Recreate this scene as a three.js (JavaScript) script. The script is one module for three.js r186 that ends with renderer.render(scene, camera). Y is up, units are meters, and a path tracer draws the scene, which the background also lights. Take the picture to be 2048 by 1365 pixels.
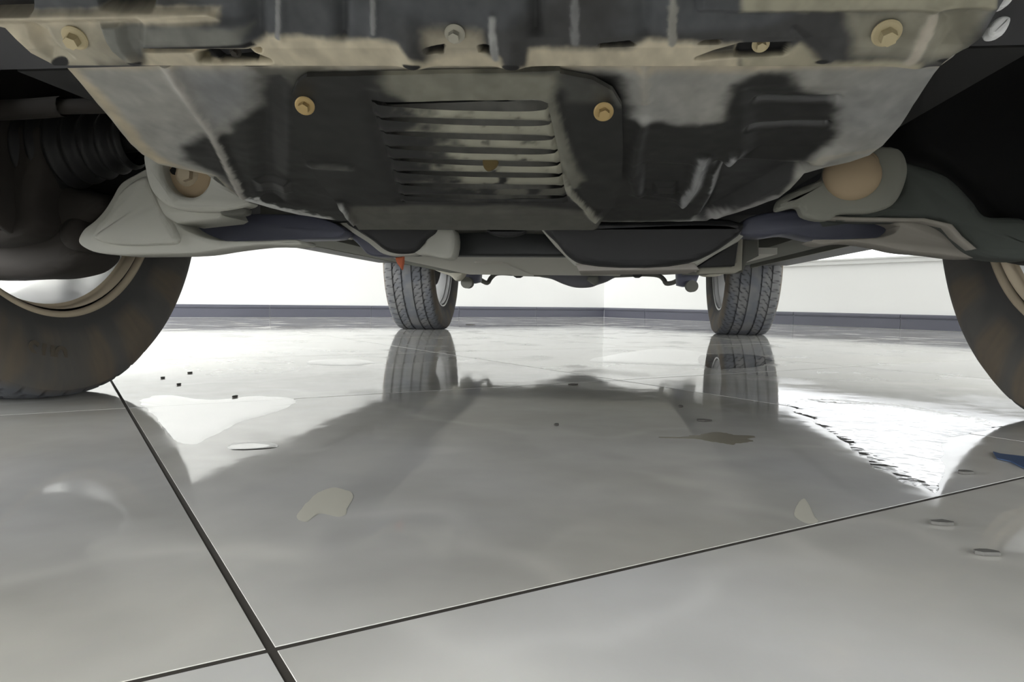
import * as THREE from 'three';
import { RectAreaLightUniformsLib } from 'three/addons/lights/RectAreaLightUniformsLib.js';
import { mergeGeometries, mergeVertices, toCreasedNormals } from 'three/addons/utils/BufferGeometryUtils.js';
import { FontLoader } from 'three/addons/loaders/FontLoader.js';
import { TextGeometry } from 'three/addons/geometries/TextGeometry.js';

RectAreaLightUniformsLib.init();
const scene = new THREE.Scene();
scene.background = new THREE.Color(0x05060a);          // nothing but night beyond the closed room
const V = (x, y, z) => new THREE.Vector3(x, y, z);

// ------------------------------------------------------------------ camera
const FOC = 1479;                                      // focal length in pixels of the 2048 x 1365 frame
const camera = new THREE.PerspectiveCamera(2 * Math.atan(682.5 / FOC) * 180 / Math.PI, 2048 / 1365, 0.02, 60);
camera.position.set(0.092, 0.148, 1.011);
camera.rotation.order = 'YXZ';
camera.rotation.set(-0.054, 0.113, 0.013);
camera.updateMatrixWorld(true);
scene.add(camera);

// ------------------------------------------------------------------ renderer, exposure
const renderer = new THREE.WebGLRenderer({ antialias: true });
renderer.toneMapping = THREE.LinearToneMapping;
renderer.toneMappingExposure = 0.97;
renderer.shadowMap.enabled = true;

// ------------------------------------------------------------------ room frame and lights
// the car stands along the z axis (front axle at z = 0, nose towards +z); the tiled room is turned against it
const TH = 0.6615;                                     // turn of the tile grid against the car
const RX0 = -5.6, RX1 = 4.0, RZ0 = -4.87, RZ1 = 5.4, RH = 3.2;   // the room in its own turned frame
const cT = Math.cos(TH), sT = Math.sin(TH);
const room = (x, y, z) => V(x * cT + z * sT, y, -x * sT + z * cT); // room frame to world
const LAMP = 1.5;                                      // unseen ceiling panels, added for light
const LAMP_SPOTS = [];
for (const x of [-4.3, -1.9, 0.6, 2.9]) for (const z of [-3.6, -1.2, 1.4, 3.9]) LAMP_SPOTS.push([x, z]);
const WIN_GLOW = 0.85, WIN_LIGHT = 0.4;                 // lit frosted window in the right wall
const FRONT_FILL_GLOW = 3, FRONT_FILL_LIGHT = 3.2;                   // unseen window behind the camera, added to light under the car
const SIDE_GLOW = 3, SIDE_LIGHT = 9.5;                   // unseen window in the left wall, added for light from that side

// ------------------------------------------------------------------ small helpers
let seed = 7;
const rnd = () => { seed = (seed * 1664525 + 1013904223) >>> 0; return seed / 4294967296; };
const clamp = (v, a = 0, b = 1) => Math.min(b, Math.max(a, v));
const sm = (a, b, v) => { const t = clamp((v - a) / (b - a)); return t * t * (3 - 2 * t); };
const mix = (a, b, t) => a + (b - a) * t;
const mix3 = (a, b, t) => [mix(a[0], b[0], t), mix(a[1], b[1], t), mix(a[2], b[2], t)];
function hash(i, j) { let h = (i * 374761393 + j * 668265263) | 0; h = Math.imul(h ^ (h >>> 13), 1274126177); return ((h ^ (h >>> 16)) >>> 0) / 4294967296; }
function vnoise(x, y) {
  const i = Math.floor(x), j = Math.floor(y), u = x - i, v = y - j, a = u * u * (3 - 2 * u), b = v * v * (3 - 2 * v);
  return mix(mix(hash(i, j), hash(i + 1, j), a), mix(hash(i, j + 1), hash(i + 1, j + 1), a), b);
}
function fbm(x, y, o = 4) { let s = 0, w = 0.5, n = 0; for (let k = 0; k < o; k++) { s += w * vnoise(x, y); n += w; x = x * 2.03 + 17.1; y = y * 2.03 + 9.7; w *= 0.5; } return s / n; }

const used = {};
function numbered(n) { if (!(n in used)) { used[n] = 0; return n; } used[n]++; return n + '_' + String(used[n]).padStart(3, '0'); }
function tag(o, label, category, group, kind) { if (label) o.userData.label = label; if (category) o.userData.category = category; if (group) o.userData.group = group; if (kind) o.userData.kind = kind; return o; }
function mesh(name, geo, mat, parent = scene) {
  const m = new THREE.Mesh(geo, mat); m.name = numbered(name); m.castShadow = m.receiveShadow = true; parent.add(m); return m;
}
function grp(name, parent = scene) { const g = new THREE.Group(); g.name = numbered(name); parent.add(g); return g; }

// pixels of the photograph turned into points of the place, at a measured depth, height or surface
const camR = V(1, 0, 0).applyQuaternion(camera.quaternion), camU = V(0, 1, 0).applyQuaternion(camera.quaternion), camF = V(0, 0, -1).applyQuaternion(camera.quaternion);
function ray(px, py) { return camF.clone().addScaledVector(camR, (px - 1024) / FOC).addScaledVector(camU, (682.5 - py) / FOC); }
function at(px, py, z) { const d = ray(px, py); return camera.position.clone().addScaledVector(d, (z - camera.position.z) / d.z); }
function onGround(px, py, y = 0) { const d = ray(px, py); return camera.position.clone().addScaledVector(d, (y - camera.position.y) / d.y); }

function std(color, rough = 0.6, metal = 0, extra = {}) {
  return new THREE.MeshStandardMaterial({ color: Array.isArray(color) ? new THREE.Color().setRGB(...color) : color, roughness: rough, metalness: metal, side: THREE.DoubleSide, ...extra });
}
// a noise bump for dusty and cast surfaces, one shared texture
function noiseTexture(n, fn, rep = [1, 1]) {
  const d = new Uint8Array(n * n * 4);
  for (let j = 0; j < n; j++) for (let i = 0; i < n; i++) { const c = fn(i / n, j / n), k = (j * n + i) * 4; d[k] = c[0]; d[k + 1] = c[1]; d[k + 2] = c[2]; d[k + 3] = 255; }
  const t = new THREE.DataTexture(d, n, n); t.wrapS = t.wrapT = THREE.RepeatWrapping; t.magFilter = THREE.LinearFilter; t.minFilter = THREE.LinearMipmapLinearFilter; t.generateMipmaps = true; t.repeat.set(...rep); t.needsUpdate = true; return t;
}
// periodic noise so that a texture repeats without a seam
function pnoise(x, y, p) {
  const i = Math.floor(x), j = Math.floor(y), u = x - i, v = y - j, a = u * u * (3 - 2 * u), b = v * v * (3 - 2 * v), h = (q, r) => hash(((q % p) + p) % p + p * 31, ((r % p) + p) % p);
  return mix(mix(h(i, j), h(i + 1, j), a), mix(h(i, j + 1), h(i + 1, j + 1), a), b);
}
function pfbm(x, y, p, o = 4) { let s = 0, w = 0.5, n = 0; for (let k = 0; k < o; k++) { s += w * pnoise(x * p, y * p, p); n += w; p *= 2; w *= 0.5; } return s / n; }

const dustVar = noiseTexture(256, (x, y) => { const v = clamp(0.62 + (pfbm(x, y, 6, 5) - 0.5) * 1.1, 0, 1) * 255; return [v, v * 0.985, v * 0.95]; }); dustVar.colorSpace = THREE.SRGBColorSpace;
const M = {
  plastic: std(0xffffff, 0.45, 0, { vertexColors: true }),
  dusty: std(0xffffff, 0.85, 0, { vertexColors: true }),
  blackPlastic: std([0.012, 0.012, 0.012], 0.6),
  blackWell: std([0.010, 0.010, 0.010], 0.9),
  darkSteel: std([0.022, 0.022, 0.023], 0.55, 0.0),
  blueSteel: std([0.11, 0.115, 0.16], 0.45, 0.0),
  brownIron: std([0.034, 0.029, 0.024], 0.85),
  greyCast: std([0.54, 0.535, 0.475], 0.75),
  greyDull: std([0.14, 0.14, 0.12], 0.8),
  paleDust: std([0.42, 0.40, 0.33], 0.85),
  beige: std([0.46, 0.38, 0.25], 0.85),
  bolt: std([0.50, 0.36, 0.16], 0.55, 0.25),
  boltPale: std([0.52, 0.44, 0.27], 0.7),
  rustTan: std([0.52, 0.40, 0.26], 0.8),
  panGrey: std([0.66, 0.645, 0.58], 0.7),
  rubber: std([0.052, 0.050, 0.047], 0.75, 0, { vertexColors: true }),
  alloy: std([0.72, 0.72, 0.71], 0.32, 0.35),
  rimDust: std([0.50, 0.42, 0.30], 0.75),
  orange: std([0.55, 0.13, 0.05], 0.6),
  white: std([0.8, 0.8, 0.8], 0.5),
};
M.rubber.color.setRGB(1, 1, 1);

// a curved sheet with thickness: P(u, v) -> Vector3, C(u, v) -> [r, g, b]; off is the offset vector to its back
function sheet(us, vs, P, C, off) {
  const nu = us.length, nv = vs.length, pos = [], col = [], uv = [], idx = [], N = nu * nv;
  for (let s = 0; s < 2; s++) for (let j = 0; j < nv; j++) for (let i = 0; i < nu; i++) {
    const p = P(us[i], vs[j]); if (s) p.add(off); pos.push(p.x, p.y, p.z); uv.push(p.x, p.z);
    const c = C ? C(us[i], vs[j], p) : [1, 1, 1]; col.push(...c);
  }
  for (let j = 0; j < nv - 1; j++) for (let i = 0; i < nu - 1; i++) {
    const a = j * nu + i, b = a + 1, c = a + nu, d = c + 1;
    idx.push(a, c, b, b, c, d, a + N, b + N, c + N, b + N, d + N, c + N);
  }
  const g = new THREE.BufferGeometry();
  g.setAttribute('position', new THREE.Float32BufferAttribute(pos, 3)); g.setAttribute('color', new THREE.Float32BufferAttribute(col, 3)); g.setAttribute('uv', new THREE.Float32BufferAttribute(uv, 2));
  g.setIndex(idx); g.computeVertexNormals();
  // rim, with its own normals
  const rp = [], rc = [], ru = [], q = (k, o) => { rp.push(pos[k * 3 + o * N * 3], pos[k * 3 + 1 + o * N * 3], pos[k * 3 + 2 + o * N * 3]); rc.push(col[k * 3], col[k * 3 + 1], col[k * 3 + 2]); ru.push(uv[k * 2], uv[k * 2 + 1]); };
  const edge = []; for (let i = 0; i < nu - 1; i++) edge.push([i, i + 1]); for (let j = 0; j < nv - 1; j++) edge.push([j * nu + nu - 1, (j + 1) * nu + nu - 1]);
  for (let i = nu - 1; i > 0; i--) edge.push([(nv - 1) * nu + i, (nv - 1) * nu + i - 1]); for (let j = nv - 1; j > 0; j--) edge.push([j * nu, (j - 1) * nu]);
  for (const [a, b] of edge) { q(a, 0); q(b, 0); q(a, 1); q(b, 0); q(b, 1); q(a, 1); }
  const r = new THREE.BufferGeometry(); r.setAttribute('position', new THREE.Float32BufferAttribute(rp, 3)); r.setAttribute('color', new THREE.Float32BufferAttribute(rc, 3)); r.setAttribute('uv', new THREE.Float32BufferAttribute(ru, 2)); r.computeVertexNormals();
  return mergeGeometries([g.toNonIndexed(), r]);
}
const lin = (a, b, n) => Array.from({ length: n }, (_, i) => a + (b - a) * i / (n - 1));
// distances in the plan of a part: points are [a, b]
function dSeg(p, a, b) { const x = b[0] - a[0], y = b[1] - a[1], t = clamp(((p[0] - a[0]) * x + (p[1] - a[1]) * y) / (x * x + y * y + 1e-12)); return Math.hypot(p[0] - a[0] - x * t, p[1] - a[1] - y * t); }
function dLine(p, pts) { let d = 1e9; for (let i = 0; i < pts.length - 1; i++) d = Math.min(d, dSeg(p, pts[i], pts[i + 1])); return d; }
function sdPoly(p, pts) { let d = 1e9, c = false; for (let i = 0, j = pts.length - 1; i < pts.length; j = i++) { d = Math.min(d, dSeg(p, pts[i], pts[j])); const [xi, yi] = pts[i], [xj, yj] = pts[j]; if ((yi > p[1]) !== (yj > p[1]) && p[0] < (xj - xi) * (p[1] - yi) / (yj - yi) + xi) c = !c; } return c ? -d : d; }
function boxed(f, pts, pad) { // skip points far from a feature
  let x0 = 1e9, x1 = -1e9, y0 = 1e9, y1 = -1e9; for (const [x, y] of pts) { x0 = Math.min(x0, x); x1 = Math.max(x1, x); y0 = Math.min(y0, y); y1 = Math.max(y1, y); }
  return p => (p[0] < x0 - pad || p[0] > x1 + pad || p[1] < y0 - pad || p[1] > y1 + pad) ? 0 : f(p);
}
const ridgeF = (pts, amp, w) => boxed(p => { const d = dLine(p, pts) / w; return amp * Math.exp(-d * d); }, pts, w * 3);
const plateF = (pts, amp, soft) => boxed(p => amp * sm(soft, -soft, sdPoly(p, pts)), pts, soft * 2);
const stainOrShade = (pts, col, soft, wob = 0.004, fr = 60, most = 1) => { const f = boxed(p => sm(soft, -soft, sdPoly(p, pts) + (fbm(p[0] * fr, p[1] * fr, 4) - 0.5) * 2 * wob), pts, soft * 2 + wob); return { f: p => f(p) * most, col }; };
const streak = (pts, col, w, wob = 0.002, most = 1) => { const f = boxed(p => sm(1, 0.35, (dLine(p, pts) + (fbm(p[0] * 150, p[1] * 150, 3) - 0.5) * 2 * wob) / w), pts, w * 3); return { f: p => f(p) * most, col }; };
const paint = (base, paintMarks, p) => { let c = base; for (const s of paintMarks) { const t = s.f(p); if (t > 0) c = mix3(c, s.col, t); } return c; };
function lookup(tab, k) { // tab: sorted [key, value]
  if (k <= tab[0][0]) return tab[0][1]; for (let i = 1; i < tab.length; i++) if (k <= tab[i][0]) return mix(tab[i - 1][1], tab[i][1], (k - tab[i - 1][0]) / (tab[i][0] - tab[i - 1][0])); return tab[tab.length - 1][1];
}

function whiteColors(g) { const n = g.attributes.position.count; g.setAttribute('color', new THREE.Float32BufferAttribute(new Float32Array(n * 3).fill(1), 3)); return g; }
// a plate or casting cut from an outline standing across the car at depth z, with rounded edges
function casting(px, z, depth, bevel = 0.006, smooth = true, holes = []) {
  const conv = l => { let p = l.map(([a, b]) => at(a, b, z)); let q = p.map(v => V(v.x, v.y, 0)); if (smooth) q = new THREE.CatmullRomCurve3(q, true, 'centripetal').getPoints(l.length * 5).slice(0, -1); return q.map(v => new THREE.Vector2(v.x, v.y)); };
  const s = new THREE.Shape(conv(px)); for (const h of holes) s.holes.push(new THREE.Path(conv(h)));
  const g = new THREE.ExtrudeGeometry(s, { depth: Math.max(0.001, depth - 2 * bevel), bevelEnabled: bevel > 0, bevelSize: bevel, bevelThickness: bevel, bevelOffset: -bevel, bevelSegments: 4, curveSegments: 6 });
  g.translate(0, 0, z - depth + bevel); return toCreasedNormals(g, 0.7);
}
// a swept bar of changing elliptical section: list of [point, half width, half height]
function swept(list, seg = 16, n = 40, up = V(0, 1, 0)) {
  const c = new THREE.CatmullRomCurve3(list.map(l => l[0])), pos = [], idx = [], uv = [];
  for (let i = 0; i <= n; i++) {
    const t = i / n, p = c.getPoint(t), d = c.getTangent(t), s = V().crossVectors(d, up).normalize(), u = V().crossVectors(s, d).normalize();
    const k = t * (list.length - 1), a = Math.min(list.length - 2, Math.floor(k)), f = sm(0, 1, k - a), w = mix(list[a][1], list[a + 1][1], f), h = mix(list[a][2], list[a + 1][2], f);
    for (let j = 0; j < seg; j++) { const q = j / seg * Math.PI * 2, cx = Math.cos(q), sy = Math.sin(q), e = 0.75; const x = Math.sign(cx) * Math.abs(cx) ** e * w, y = Math.sign(sy) * Math.abs(sy) ** e * h; const r = p.clone().addScaledVector(s, x).addScaledVector(u, y); pos.push(r.x, r.y, r.z); uv.push(t, j / seg); }
  }
  for (let i = 0; i < n; i++) for (let j = 0; j < seg; j++) { const a = i * seg + j, b = i * seg + (j + 1) % seg; idx.push(a, b, a + seg, b, b + seg, a + seg); }
  for (const [o, fl] of [[0, 1], [n * seg, 0]]) { const cpt = pos.length / 3, m = c.getPoint(fl ? 0 : 1); pos.push(m.x, m.y, m.z); uv.push(0, 0); for (let j = 0; j < seg; j++) { const a = o + j, b = o + (j + 1) % seg; fl ? idx.push(cpt, b, a) : idx.push(cpt, a, b); } }
  const g = new THREE.BufferGeometry(); g.setAttribute('position', new THREE.Float32BufferAttribute(pos, 3)); g.setAttribute('uv', new THREE.Float32BufferAttribute(uv, 2)); g.setIndex(idx); g.computeVertexNormals(); return g;
}
const tube = (pts, r, n = 60, s = 10) => new THREE.TubeGeometry(new THREE.CatmullRomCurve3(pts), n, r, s);
function turnTo(g, dir, p) { g.applyQuaternion(new THREE.Quaternion().setFromUnitVectors(V(0, 1, 0), dir.clone().normalize())); g.translate(p.x, p.y, p.z); return g; }
// a hexagon bolt with its flange, head pointing along dir
function boltGeo(p, dir, r, headShape = 6) {
  const fl = new THREE.LatheGeometry([[0, 0], [r, 0], [r * 1.02, r * 0.12], [r * 0.9, r * 0.25], [r * 0.62, r * 0.34], [0, r * 0.34]].map(a => new THREE.Vector2(...a)), 28);
  const hx = new THREE.CylinderGeometry(r * 0.56, r * 0.62, r * 0.7, headShape); hx.translate(0, r * 0.62, 0);
  const g = mergeGeometries([fl.toNonIndexed(), hx.toNonIndexed()]); return turnTo(toCreasedNormals(g, 0.6), dir, p);
}

// ------------------------------------------------------------------ the room
const stone = [];
for (let k = 0; k < 4; k++) {
  const o = k * 7.3;
  const t = noiseTexture(512, (x, y) => {
    const c = pfbm(x + 0.13 * pfbm(x + o, y, 4, 2), y * 1 + 0.2 * pfbm(x, y + o, 3, 2) + o, 4, 5), w = pfbm(x + o, y + 0.3, 9, 4), e = pfbm(x * 1 + 0.5, y + o, 20, 4);
    const vein = Math.exp(-Math.pow((pfbm(x + o, y, 3, 4) - 0.5) * 26, 2)) * 0.06;
    const v = 0.57 + (c - 0.5) * 0.26 + (w - 0.5) * 0.11 + (e - 0.5) * 0.05 + vein, warm = (pfbm(x + 0.7, y + o, 3, 3) - 0.5) * 0.1;
    const s = q => Math.pow(clamp(q), 1 / 2.2) * 255; return [s(v * (1.0 + warm * 0.3)), s(v * 0.985), s(v * (0.925 - warm))];
  }); t.colorSpace = THREE.SRGBColorSpace; stone.push(t);
}
const polish = noiseTexture(512, (x, y) => { const a = pfbm(x, y, 8, 5), b = pfbm(x, y, 40, 3); const v = clamp(0.09 + sm(0.5, 0.8, a) * 0.16 + (b - 0.5) * 0.10, 0.03, 1) * 255; return [v, v, v]; });
const wavy = noiseTexture(512, (x, y) => { const v = clamp(pfbm(x, y, 12, 3) * 0.8 + pfbm(x, y, 48, 2) * 0.2) * 255; return [v, v, v]; });
const tileMats = [];
for (let k = 0; k < 8; k++) {
  const cl = (t, dx, dy) => { const c = t.clone(); c.repeat.set(1 / 0.8, 1 / 0.8); c.offset.set(dx, dy); c.needsUpdate = true; return c; };
  tileMats.push(new THREE.MeshPhysicalMaterial({ color: 0xffffff, map: cl(stone[k % 4], hash(k, 3), hash(k, 5)), roughness: 0.55, roughnessMap: cl(polish, hash(k, 1), hash(k, 2)), bumpMap: cl(wavy, hash(k, 7), 0.2), bumpScale: 0.0001, ior: 1.5 }));
}
const floor = tag(grp('floor'), null, null, null, 'structure'); floor.rotation.y = TH;
const bed = mesh('floor_bed', new THREE.BoxGeometry(RX1 - RX0 + 0.4, 0.1, RZ1 - RZ0 + 0.4), std([0.03, 0.025, 0.018], 1), floor);
bed.position.set((RX0 + RX1) / 2, -0.0504, (RZ0 + RZ1) / 2);
function tileGeo(w, d) { // chamfered slab, top face at y = 0
  const b = 0.00015, t = 0.012, g = 0.002, x = w / 2 - g, z = d / 2 - g, P = [];
  const quad = (a, bb, c, dd) => P.push(...a, ...bb, ...c, ...a, ...c, ...dd);
  const T = [[-x + b, 0, -z + b], [-x + b, 0, z - b], [x - b, 0, z - b], [x - b, 0, -z + b]], S = [[-x, -b, -z], [-x, -b, z], [x, -b, z], [x, -b, -z]], B = S.map(v => [v[0], -t, v[2]]);
  quad(T[0], T[1], T[2], T[3]); for (let i = 0; i < 4; i++) { const j = (i + 1) % 4; quad(T[i], S[i], S[j], T[j]); quad(S[i], B[i], B[j], S[j]); } quad(B[0], B[3], B[2], B[1]);
  const geo = new THREE.BufferGeometry(); geo.setAttribute('position', new THREE.Float32BufferAttribute(P, 3)); geo.setAttribute('uv', new THREE.Float32BufferAttribute(P.filter((_, i) => i % 3 !== 1), 2)); geo.computeVertexNormals(); return geo;
}
const xs = [RX0, -4.475, -3.675, -2.875, -2.075, -1.275, -0.475, 0.357, 1.09, 1.87, 2.66, 3.45, RX1], zs = [RZ0, -4.24, -3.44, -2.64, -1.84, -1.04, -0.238, 0.543, 1.34, 2.14, 2.94, 3.74, 4.54, RZ1];
for (let i = 0; i < xs.length - 1; i++) for (let j = 0; j < zs.length - 1; j++) {
  const m = mesh('tile', tileGeo(xs[i + 1] - xs[i], zs[j + 1] - zs[j]), tileMats[(i * 3 + j * 5) % 8], floor);
  m.position.set((xs[i] + xs[i + 1]) / 2, 0, (zs[j] + zs[j + 1]) / 2);
}
const wallPaint = std([0.80, 0.80, 0.78], 0.7), ledgePaint = std([0.66, 0.66, 0.64], 0.45), skirtMat = std([0.095, 0.097, 0.122], 0.4), skirtGrout = std([0.5, 0.5, 0.5], 0.8);
function boxG(x0, x1, y0, y1, z0, z1) { const g = new THREE.BoxGeometry(x1 - x0, y1 - y0, z1 - z0); g.translate((x0 + x1) / 2, (y0 + y1) / 2, (z0 + z1) / 2); return g; }
function roomPart(name, geo, mat, kind = true, parent = scene) { const m = mesh(name, geo, mat, parent); if (parent === scene) m.rotation.y = TH; if (kind) m.userData.kind = 'structure'; return m; }
// openings [from, to, sill, head] along each wall: right wall, left wall, front wall
const WR = [-3.3, 1.4, 0.455, 2.3], WL = [-4.5, 2.6, 0.12, 2.6], WF = [-4.8, 3.2, 0.12, 2.6], WT = 0.2;
function wallWith(w, along, x0, x1, a0, a1) { // boxes around one opening
  const b = (p, q, y0, y1) => along === 'z' ? boxG(x0, x1, y0, y1, p, q) : boxG(p, q, y0, y1, x0, x1);
  return mergeGeometries([b(a0, a1, 0, w[2]), b(a0, a1, w[3], RH), b(a0, w[0], w[2], w[3]), b(w[1], a1, w[2], w[3])]);
}
roomPart('wall_right', wallWith(WR, 'z', RX1, RX1 + WT, RZ0 - WT, RZ1 + WT), wallPaint);
roomPart('wall_back', boxG(RX0 - WT, RX1, 0, RH, RZ0 - WT, RZ0), wallPaint);
roomPart('wall_left', wallWith(WL, 'z', RX0 - WT, RX0, RZ0, RZ1 + WT), wallPaint);
roomPart('wall_front', wallWith(WF, 'x', RZ1, RZ1 + WT, RX0, RX1), wallPaint);
roomPart('ceiling', boxG(RX0 - WT, RX1 + WT, RH, RH + 0.15, RZ0 - WT, RZ1 + WT), wallPaint);
roomPart('trim_1', mergeGeometries([boxG(RX1 - 0.022, RX1, 0.425, 0.452, WR[0] - 0.1, WR[1] + 0.1), boxG(RX1 - 0.03, RX1 + 0.1, 0.452, 0.462, WR[0] - 0.1, WR[1] + 0.1)]), ledgePaint);   // sill band of the right window
// skirting of dark tiles with a rounded top bead, one piece per tile
function skirtGeo(len) {
  const s = new THREE.Shape([[0, 0.003], [0.012, 0.003], [0.012, 0.066], [0.010, 0.068], [0.010, 0.071], [0.016, 0.073], [0.018, 0.082], [0.016, 0.091], [0.010, 0.096], [0, 0.096]].map(a => new THREE.Vector2(...a)));
  const g = new THREE.ExtrudeGeometry(s, { depth: len - 0.004, bevelEnabled: false }); g.translate(0, 0, -(len - 0.004) / 2); return g;
}
function skirting(name, from, to, first, pitch, place, groutGeo) {
  const g = tag(grp(name), null, null, null, 'structure'); g.rotation.y = TH;
  mesh('grout_backing', groutGeo, skirtGrout, g);
  const cuts = [from]; let a = first; while (a - pitch > from) a -= pitch; for (; a < to; a += pitch) if (a > from + 0.02) cuts.push(a); cuts.push(to);
  for (let i = 0; i < cuts.length - 1; i++) { const m = mesh('tile', skirtGeo(cuts[i + 1] - cuts[i]), skirtMat, g); place(m, (cuts[i] + cuts[i + 1]) / 2); }
}
skirting('baseboard_right', RZ0 + 0.02, RZ1, -1.86, 0.8, (m, c) => { m.position.set(RX1, 0, c); m.scale.x = -1; }, boxG(RX1 - 0.008, RX1, 0, 0.094, RZ0, RZ1));
skirting('baseboard_back', RX0, RX1, 0.80, 0.8, (m, c) => { m.position.set(c, 0, RZ0); m.rotation.y = -Math.PI / 2; }, boxG(RX0, RX1, 0, 0.094, RZ0, RZ0 + 0.008));

// lit frosted windows; the left and front ones are added, unseen light sources
function litWindow(name, geo, glow, light, w, h, p, look) {
  const g = tag(grp(name), null, null, null, 'structure');
  const pane = mesh('pane', geo, new THREE.MeshStandardMaterial({ color: 0xf4f6fa, roughness: 0.4, emissive: new THREE.Color().setRGB(0.96, 0.98, 1.0), emissiveIntensity: glow }), g); pane.rotation.y = TH;
  const l = new THREE.RectAreaLight(new THREE.Color().setRGB(0.97, 0.985, 1), light, w, h); l.position.copy(p); l.lookAt(look); l.name = name + '_light'; scene.add(l); return g;
}
const w1 = litWindow('window_1', boxG(RX1 + 0.08, RX1 + 0.1, WR[2], WR[3], WR[0], WR[1]), WIN_GLOW, WIN_LIGHT, WR[1] - WR[0] - 0.1, WR[3] - WR[2] - 0.1, room(RX1 + 0.06, (WR[2] + WR[3]) / 2, (WR[0] + WR[1]) / 2), room(0, (WR[2] + WR[3]) / 2, (WR[0] + WR[1]) / 2));
const w2 = litWindow('added_window_2', boxG(RX0 - 0.1, RX0 - 0.08, WL[2], WL[3], WL[0], WL[1]), SIDE_GLOW, SIDE_LIGHT, WL[1] - WL[0] - 0.1, WL[3] - WL[2] - 0.1, room(RX0 - 0.06, (WL[2] + WL[3]) / 2, (WL[0] + WL[1]) / 2), room(0, (WL[2] + WL[3]) / 2, (WL[0] + WL[1]) / 2));
const w3 = litWindow('added_window_3', boxG(WF[0], WF[1], WF[2], WF[3], RZ1 + 0.08, RZ1 + 0.1), FRONT_FILL_GLOW, FRONT_FILL_LIGHT, WF[1] - WF[0] - 0.1, WF[3] - WF[2] - 0.1, room((WF[0] + WF[1]) / 2, (WF[2] + WF[3]) / 2, RZ1 + 0.06), room((WF[0] + WF[1]) / 2, (WF[2] + WF[3]) / 2, 0));
const frameMat = std([0.5, 0.5, 0.5], 0.4, 0.3);
for (const [g, b, n, k] of [[w1, WR, 1, RX1 + 0.07], [w2, WL, 3, RX0 - 0.07], [w3, WF, 4, RZ1 + 0.07]]) for (let i = 0; i <= n; i++) {
  const c = b[0] + (b[1] - b[0]) * i / n; const m = mesh('mullion', g === w3 ? boxG(c - 0.025, c + 0.025, b[2], b[3], k - 0.04, k + 0.04) : boxG(k - 0.04, k + 0.04, b[2], b[3], c - 0.025, c + 0.025), frameMat, g); m.rotation.y = TH;
}
// ceiling panels, unseen lamps added to light the room
const lampGlow = new THREE.MeshStandardMaterial({ color: 0xffffff, emissive: new THREE.Color().setRGB(1, 0.99, 0.96), emissiveIntensity: 1.5 }), lampFrame = std([0.7, 0.7, 0.7], 0.4);
LAMP_SPOTS.forEach(([x, z], i) => {
  const g = grp('added_ceiling_light'); g.position.copy(room(x, RH, z)); g.rotation.y = TH;
  tag(g, 'added unseen white square ceiling light panel above the tiled floor', 'lamp', 'added square ceiling lights');
  mesh('frame', mergeGeometries([boxG(-0.31, 0.31, -0.03, 0, -0.31, -0.29), boxG(-0.31, 0.31, -0.03, 0, 0.29, 0.31), boxG(-0.31, -0.29, -0.03, 0, -0.29, 0.29), boxG(0.29, 0.31, -0.03, 0, -0.29, 0.29)]), lampFrame, g);
  mesh('diffuser', boxG(-0.29, 0.29, -0.022, -0.002, -0.29, 0.29), lampGlow, g);
  const l = new THREE.RectAreaLight(new THREE.Color().setRGB(1, 0.985, 0.95), LAMP, 0.58, 0.58); l.position.copy(room(x, RH - 0.03, z)); l.lookAt(room(x, 0, z)); l.name = 'added_panel_light'; scene.add(l);
});

// ------------------------------------------------------------------ the car
const car = grp('car');
tag(car, 'parked car seen from below, dusty undercover, four worn tyres on grey tiles', 'car');

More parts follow.
